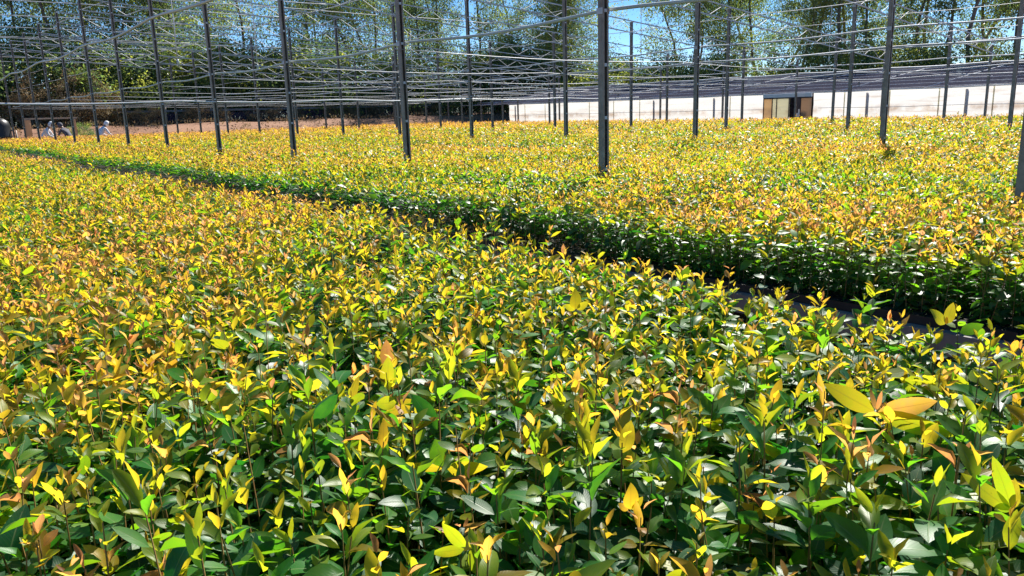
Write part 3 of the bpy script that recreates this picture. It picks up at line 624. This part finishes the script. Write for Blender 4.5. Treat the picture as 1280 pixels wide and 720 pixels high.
panel('door_leaf', M['cream'], Y0 + L_ * 0.45, Y0 + L_ * 0.70); panel('cream_panel', M['cream'], Y0 + L_ * 0.715, Y0 + L_ * 0.80); panel('beige_panel', M['beige'], Y0 + L_ * 0.81, Y1 - 0.02)
for a in (0.205, 0.445, 0.707, 0.805, 0.995): panel('jamb', M['dark'], Y0 + L_ * a - 0.016, Y0 + L_ * a + 0.008, 0.0, 1.70, -0.03, 0.0)
panel('lintel', M['dark'], Y0, Y1, 1.665, 1.70, -0.03, 0.05); panel('header_board', M['white_cloth'], Y0 - 0.02, Y1 + 0.02, 1.703, 1.83, -0.02, 0.05)
# shade house behind the wall
h = empty('shade_house', (WX + 0.4, 20, 0)); tag(h, 'grey shade cloth roof of the house behind the white wall', 'shade house')
n = 60; ys = np.linspace(-18, 21, n + 1); us = np.linspace(0, 1, 14); Yg, Ug = np.meshgrid(ys, us, indexing='ij')
Zg = 1.93 + 1.0 * Ug - 0.05 * np.abs(np.sin(Yg * np.pi / BAY)) - 0.04 * np.abs(np.sin(Ug * np.pi * 3)); V = np.stack([1.5 + 8.0 * Ug, Yg, Zg], -1).reshape(-1, 3); m = 14
i0 = (np.arange(n)[:, None] * m + np.arange(m - 1)).ravel(); link('cloth_roof', np_mesh('cloth_roof', V, np.stack([i0, i0 + m, i0 + m + 1, i0 + 1], 1), M['net']), h)
s = MB(); s._add([(9.6, -18, 0.3), (9.6, 21, 0.3), (9.6, 21, 2.88), (9.6, -18, 2.88)], [(0, 1, 2, 3)]); s.build('cloth_back_wall', M['net'], h)
for u in np.linspace(0, 1, 8):
    s = MB(); s.tube([(1.5 + 8.0 * u, y, 1.91 + 1.0 * u) for y in np.linspace(-18, 21, 40)], 0.012, 6); s.build('purlin', M['rod'], h)
for q, y in enumerate(np.arange(-16.5, 21, BAY)):
    s = MB(); s.tube([(1.45, y, 1.88), (9.5, y, 2.89)], 0.018, 6); s.build('rafter', M['rod'], h)
    for x in (3.0, 6.0):
        s = MB(); s.box(x - 0.03, x + 0.03, y - 0.03, y + 0.03, 0, 1.9 + 0.11 * x); s.build('post', M['steel'], h)

# ================================================================== FAR END: dark panel fence, rail, tank, people
f = empty('dark_fence', (0, 49.3, 0)); tag(f, 'dark purple panelled fence with pale top rail on the far soil bank', 'fence')
XS = np.arange(8.5, 46, 2.6)
for a, b in zip(XS[:-1], XS[1:]):
    s = MB(); z = float(ground_h(np.array(a), np.array(49.3))); s._add([(a, 0, z + 0.05), (b, 0, z + 0.05), (b, 0.02, z + 0.62), (a, 0.02, z + 0.62)], [(0, 1, 2, 3)]); s.build('dark_panel', M['fence_dark'], f)  # added purple-dark see-through panels stand in for the dark band on the bank
for a in XS:
    z = float(ground_h(np.array(a), np.array(49.3))); s = MB(); s.tube([(a, -0.06, z - 0.1), (a, -0.06, z + 0.95)], 0.035, 6); s.build('fence_post', M['wood'], f)
s = MB(); s.bar((8.4, -0.1, 2.08), (45, -0.1, 2.08), 0.06, 0.12); s.build('top_rail', M['board'], f)
def on_ground(px, Y): x = az_point(px, Y); return x, Y, float(ground_h(np.array(x), np.array(Y)))
x0 = az_point(33, 42.5); x1 = az_point(92, 42.5)
r = empty('timber_rail', (x0, 42.5, 0.05)); tag(r, 'pale timber rail on two brown posts behind the workers', 'rail')
s = MB(); s.bar((-0.15, 0, 1.74), (x1 - x0 + 0.15, 0, 1.74), 0.06, 0.07); s.build('rail', M['wood'], r)
s = MB(); s.box(-0.15, 0.15, -0.06, 0.06, 0, 1.70); s.build('post', M['brown'], r)
s = MB(); s.box(x1 - x0 - 0.08, x1 - x0 + 0.08, -0.06, 0.06, 0, 1.70); s.build('post', M['brown'], r)
# round-topped black tank at the far left
tx, ty, tz = on_ground(-3, 41.0)
t = empty('water_tank', (tx, ty, tz)); tag(t, 'black round-topped tank cut by the left edge of the photo', 'tank')
prof = [(0.42, 0), (0.45, 0.05), (0.45, 0.45), (0.47, 0.5), (0.45, 0.55), (0.45, 1.0), (0.47, 1.05), (0.45, 1.1), (0.44, 1.5), (0.38, 1.7), (0.22, 1.82), (0.08, 1.86)]
s = MB(); s.tube([(0, 0, z) for _, z in prof], [q for q, _ in prof], 20); s.build('shell', M['black'], t)
s = MB(); s.tube([(0, 0, 1.86), (0, 0, 1.91)], 0.13, 14); s.build('lid', M['black'], t)
s = MB(); s.tube([(0.4, -0.2, 1.3), (0.58, -0.26, 1.3), (0.6, -0.27, 0.2)], 0.03, 6); s.build('outlet_pipe', M['steel'], t)

def person(loc, rz, cloth, hood_mat, label, lean=0.75, sc=1.0):
    """adult bent forward over the plants, both arms reaching down"""
    r = empty('person', loc, rz); tag(r, label, 'person')
    ca, sa = math.cos(lean), math.sin(lean)
    def up(y, z, x=0.0): return (x, y * ca + z * sa, 0.9 + z * ca - y * sa)         # torso frame pitched forward about the hips
    J = [(0, 0, 0.90), up(0, 0.22), up(0.01, 0.42), up(0, 0.52), up(0.01, 0.60), up(0.03, 0.70), up(0.04, 0.79)]
    R = [(0.16, 0.12), (0.145, 0.11), (0.17, 0.115), (0.085, 0.07), (0.055, 0.055), (0.085, 0.10), (0.07, 0.085)]
    E = [(k, k + 1) for k in range(6)]
    def chain(root, pts):
        p = root
        for q, rad in pts:
            J.append(q); R.append((rad, rad)); E.append((p, len(J) - 1)); p = len(J) - 1
        return p
    for sx in (-1, 1):
        chain(0, [((sx * 0.1, -0.02, 0.82), 0.095), ((sx * 0.12, 0.06, 0.47), 0.065), ((sx * 0.12, -0.03, 0.09), 0.045), ((sx * 0.13, 0.12, 0.04), 0.04)])
        sh = up(0, 0.46, sx * 0.17); eb = (sx * 0.26, sh[1] + 0.10, sh[2] - 0.25); wr = (sx * 0.17, eb[1] + 0.2, eb[2] - 0.10)
        wi = chain(2, [(sh, 0.062), (eb, 0.046), (wr, 0.032), ((wr[0] - sx * 0.01, wr[1] + 0.07, wr[2] - 0.02), 0.034)])
        for q in range(4):
            b0 = J[wi]; chain(wi, [((b0[0] + sx * (q - 1.5) * 0.018, b0[1] + 0.06, b0[2] - 0.015), 0.010), ((b0[0] + sx * (q - 1.5) * 0.019, b0[1] + 0.09, b0[2] - 0.04), 0.008)])
        b0 = J[wi - 0]; chain(wi, [((b0[0] - sx * 0.045, b0[1] + 0.01, b0[2] - 0.02), 0.011)])
    me = bpy.data.meshes.new('body'); me.from_pydata(J, E, []); o = link('body', me, r)
    sk = o.modifiers.new('skin', 'SKIN'); 
    for k, v in enumerate(me.skin_vertices[0].data): v.radius = R[k]; v.use_root = (k == 0)
    sk.use_smooth_shade = True
    ss = o.modifiers.new('sub', 'SUBSURF'); ss.levels = 1; ss.render_levels = 1
    dg = bpy.context.evaluated_depsgraph_get(); m2 = bpy.data.meshes.new_from_object(o.evaluated_get(dg)); o.modifiers.clear(); o.data = m2
    m2.materials.clear(); m2.materials.append(cloth); m2.materials.append(M['skin']); m2.materials.append(M['dark_cloth'])
    hd = Vector(J[5])
    wrs = [Vector(J[k]) for k in range(len(J)) if R[k][0] == 0.034]
    for p in m2.polygons:
        c = p.center; p.use_smooth = True
        p.material_index = 1 if ((c - hd).length < 0.17 and c.z > J[4][2] - 0.06) or any((c - w_).length < 0.10 for w_ in wrs) else (2 if c.z < 0.13 else 0)
    # hood or cap over the back of the head
    bm = bmesh.new(); bmesh.ops.create_uvsphere(bm, u_segments=14, v_segments=9, radius=0.125)
    for v in list(bm.verts):
        v.co.z *= 1.12
    bmesh.ops.delete(bm, geom=[v for v in bm.verts if v.co.y > 0.075 and v.co.z < 0.05], context='VERTS')
    bmesh.ops.solidify(bm, geom=bm.faces[:], thickness=0.012)
    mh = bpy.data.meshes.new('hood'); bm.to_mesh(mh); bm.free(); mh.materials.append(hood_mat)
    for p in mh.polygons: p.use_smooth = True
    ho = link('hood', mh, r, up(0.02, 0.745)); ho.rotation_euler = (-lean * 0.6, 0, 0)
    # eyes and nose on the face
    s = MB()
    fr = Vector(up(0.125, 0.74))
    s.tube([Vector(up(0.10, 0.745)), Vector(up(0.155, 0.72))], [0.012, 0.016], 6); s.build('nose', M['skin'], r)
    for sx in (-1, 1):
        s = MB(); s.tube([Vector(up(0.105, 0.765, sx * 0.035)), Vector(up(0.122, 0.765, sx * 0.035))], 0.011, 8); s.build('eye', M['dark'], r)
    r.scale = (sc, sc, sc); return r
x, y, z = on_ground(49, 41.0); person((x, y, 0.02), -2.0, M['white_cloth'], M['white_cloth'], 'leftmost bent worker in white overall and white hood', 0.62)
x, y, z = on_ground(120, 41.0); person((x, y, 0.02), -1.2, M['white_cloth'], M['white_cloth'], 'bent worker in white right of the yellow-green bush, face turned to the plants', 0.70)
x, y, z = on_ground(85, 41.4); person((x, y, 0.02), 0.6, M['dark_cloth'], M['dark_cloth'], 'dark-clothed worker bent between the two workers in white', 0.72)

# ================================================================== TREES
def leaf_cloud(centers, radii, per, size, seed, droop=0.5, squash=0.8, ages=(0.1, 0.6)):
    g = np.random.default_rng(seed); P = []; A = []
    for c, r in zip(centers, radii):
        n = int(per * r ** 1.6 * g.uniform(0.7, 1.3)); q = g.normal(0, 0.5, (n, 3)); q[:, 2] *= squash
        P.append(np.asarray(c) + q * r); A.append(np.full(n, g.uniform(*ages)) + g.normal(0, 0.15, n))
    P = np.concatenate(P); A = np.clip(np.concatenate(A), 0, 1); N = len(P); az = g.uniform(0, 6.283, N); el = g.normal(-droop, 0.5, N)
    d = np.stack([np.cos(az) * np.cos(el), np.sin(az) * np.cos(el), np.sin(el)], 1); up = g.normal(0, 1, (N, 3)); L = size * g.uniform(0.6, 1.4, N)
    return leaf_blades(P, d, up, L, L * g.uniform(0.3, 0.5, N), g.normal(0.2, 0.3, N), np.full(N, 0.2), A, g.random(N), 1)
def limb(p, dirv, length, r, segs, g, grav=0.0):
    pts = [Vector(p)]; d = Vector(dirv).normalized()
    for _ in range(segs):
        d = (d + Vector((g.normal(0, 0.12), g.normal(0, 0.12), g.normal(0, 0.08) + grav))).normalized(); pts.append(pts[-1] + d * length / segs)
    return pts, [r * (1 - 0.75 * k / segs) for k in range(segs + 1)]
def eucalypt(seed, H, base, spread, per):
    g = np.random.default_rng(seed); mb = MB(); pts, rs = limb((0, 0, -0.3), (g.normal(0, 0.04), g.normal(0, 0.04), 1), H, 0.10 * H / 15, 12, g, 0.15); mb.tube(pts, rs, 7)
    cen, rad = [], []
    nb = int(16 * H / 14)
    for b in range(nb):
        f_ = base + (0.98 - base) * (b + g.random()) / nb; k = min(int(f_ * 12), 11); p = pts[k].lerp(pts[k + 1], f_ * 12 - k)
        az = b * 2.4 + g.normal(0, 0.4); ln = spread * (1.15 - 0.75 * (f_ - base) / (1 - base)) * g.uniform(0.6, 1.25)
        bp, br = limb(p, (math.cos(az), math.sin(az), g.uniform(0.3, 1.0)), ln, rs[k] * 0.32, 4, g, -0.02); mb.tube(bp, br, 5, False)
        for q in (2, 3, 4):
            for _ in range(2):
                tp, tr = limb(bp[q], (g.normal(), g.normal(), g.normal(0.1, 0.6)), ln * 0.35, br[q] * 0.6 + 0.004, 2, g, -0.1); mb.tube(tp, tr, 3, False)
                cen.append(tp[-1]); rad.append(g.uniform(0.45, 0.95) * spread / 2.4)
    V = leaf_cloud(cen, rad, per, 0.16, seed + 1, 0.7, 0.85, (0.0, 0.75))
    return mb.mesh('trunk', M['bark']), np_mesh('crown', *V[:2], M['tree_leaf'], *V[2:], smooth=False)
def bush(seed, H, Wd, n, per, mat, ages, size=0.14):
    g = np.random.default_rng(seed); mb = MB(); cen, rad = [], []
    for b in range(n):
        az = g.uniform(0, 6.283); rr = Wd * math.sqrt(g.random()) * 0.5; z = H * g.uniform(0.12, 1.0) * (1 - 0.45 * (rr / (Wd * 0.5)) ** 2)
        tip = Vector((math.cos(az) * rr, math.sin(az) * rr, z)); c0 = Vector((math.cos(az) * rr * 0.2, math.sin(az) * rr * 0.2, -0.1))
        if b % 2 == 0: mb.tube([c0, c0.lerp(tip, 0.5) + Vector((0, 0, 0.1 * H)), tip], [0.04, 0.025, 0.008], 4, False)
        cen.append(tip); rad.append(g.uniform(0.35, 0.8) * H / 4)
    V = leaf_cloud(cen, rad, per, size, seed + 1, 0.3, 0.8, ages)
    return mb.mesh('trunk', M['bark']), np_mesh('crown', *V[:2], mat, *V[2:], smooth=False)
EUC = [eucalypt(300 + q, 15 + q % 3 * 2.2, b, sp_, 175) for q, (b, sp_) in enumerate([(0.22, 2.5), (0.30, 2.2), (0.18, 2.9), (0.26, 2.4), (0.34, 2.6)])]
BSH = [bush(400 + q, 4.6 + 0.5 * q, 6.6, 80, 280, M['tree_leaf'], (0.05, 0.9), 0.19) for q in range(4)]
DRY = [bush(450 + q, 2.9, 3.2, 44, 420, M['dry_leaf'], (0.1, 1.0), 0.13) for q in range(2)]
def plant(kind, protos_, nm, px, dist_, sc, label, cat, group):
    # px: picture column; dist_: metres from the camera in plan
    d = FW * FPX + RT * (px - 640) + UP * 210; a = math.atan2(d[0], d[1]); x, y = math.sin(a) * dist_, math.cos(a) * dist_
    me = random.choice(protos_); r = empty(nm, (x, y, float(ground_h(np.array(x), np.array(y))) - 0.05), random.uniform(0, 6.28)); r.scale = (sc * random.uniform(.9, 1.1), sc * random.uniform(.9, 1.1), sc)
    tag(r, label, cat, group); link('trunk', me[0], r); link('crown', me[1], r); return r
def dist_for(px):   # the plantation edge: beyond the far bank on the left, beyond the shade house on the right
    return float(np.interp(px, [-80, 400, 640, 760, 1000, 1350], [55, 62, 66, 62, 56, 50]))
front = [-60, -5, 48, 96, 150, 196, 238, 278, 392, 436, 478, 522, 566, 604, 652, 690, 716, 858, 905, 948, 992, 1034, 1080, 1124, 1168, 1208, 1252, 1300]
for q, px in enumerate(front):
    plant('e', EUC, 'eucalyptus_tree', px + random.uniform(-8, 8), dist_for(px) + random.uniform(-1.5, 2.5), random.uniform(0.9, 1.12), f'tall slender eucalyptus, {ORD[q]} from the left along the front of the plantation', 'tree', 'eucalyptus trees at the plantation edge')
back = [-30, 30, 72, 125, 172, 222, 262, 310, 412, 458, 500, 545, 590, 628, 672, 705, 845, 880, 928, 970, 1014, 1058, 1102, 1146, 1190, 1232, 1278]
for q, px in enumerate(back):
    plant('e', EUC, 'eucalyptus_tree', px + random.uniform(-8, 8), dist_for(px) + 9 + random.uniform(-2, 3), random.uniform(1.0, 1.2), f'tall eucalyptus in the second rank of the plantation, {ORD[q]} from the left', 'tree', 'eucalyptus trees behind the front rank')
bx_ = [-40, 8, 70, 118, 165, 205, 250, 296, 335, 372, 410, 452, 494, 536, 578, 622, 664, 700, 742, 785, 830, 880, 930, 985, 1045, 1110, 1180, 1250]
for q, px in enumerate(bx_):
    plant('b', BSH, 'bushy_tree', px + random.uniform(-6, 6), dist_for(px) - 3.5 + random.uniform(-1, 1), random.uniform(0.85, 1.12) * (0.9 if px > 640 else 1.1), f'low bushy green tree under the eucalyptus, {ORD[q]} from the left', 'tree', 'low bushy trees under the eucalyptus')
for q, px in enumerate([38, 58, 78, 96, 118, 150, 172, 190, 232, 250, 276, 318, 345, 371, 415, 440, 468, 520, 545, 566, 600, 622]):
    dv = FW * FPX + RT * (px - 640) + UP * 210
    plant('d', DRY, 'dry_bush', px, random.uniform(48.5, 49.1) / math.cos(math.atan2(dv[0], dv[1])), random.uniform(0.75, 1.0) * (1.0 if px < 125 else 0.42), f'dry straw-brown bush in front of the green trees, {ORD[q]} from the left', 'bush', 'dry brown bushes on the bank')
g = np.random.default_rng(91); n_ = 900; px_ = g.uniform(3, 42, n_); py_ = g.uniform(42.5, 49.0, n_)
keep = np.sin(px_ * 0.8) * np.sin(py_ * 1.3 + px_ * 0.4) > -0.2; px_, py_ = px_[keep], py_[keep]
gv = leaf_cloud(np.c_[px_, py_, ground_h(px_, py_) + 0.08], g.uniform(0.15, 0.4, len(px_)), 60, 0.14, 92, -0.9, 0.35, (0.0, 1.0))
tag(link('dry_grass', np_mesh('dry_grass', *gv[:2], M['dry_leaf'], *gv[2:], smooth=False)), 'low dry grass and litter scattered on the reddish soil bank', 'dry grass', None, 'stuff')
r = plant('b', BSH, 'small_bush', 97, 44.5, 0.23, 'small yellow-green bush behind the bent workers', 'bush', None)
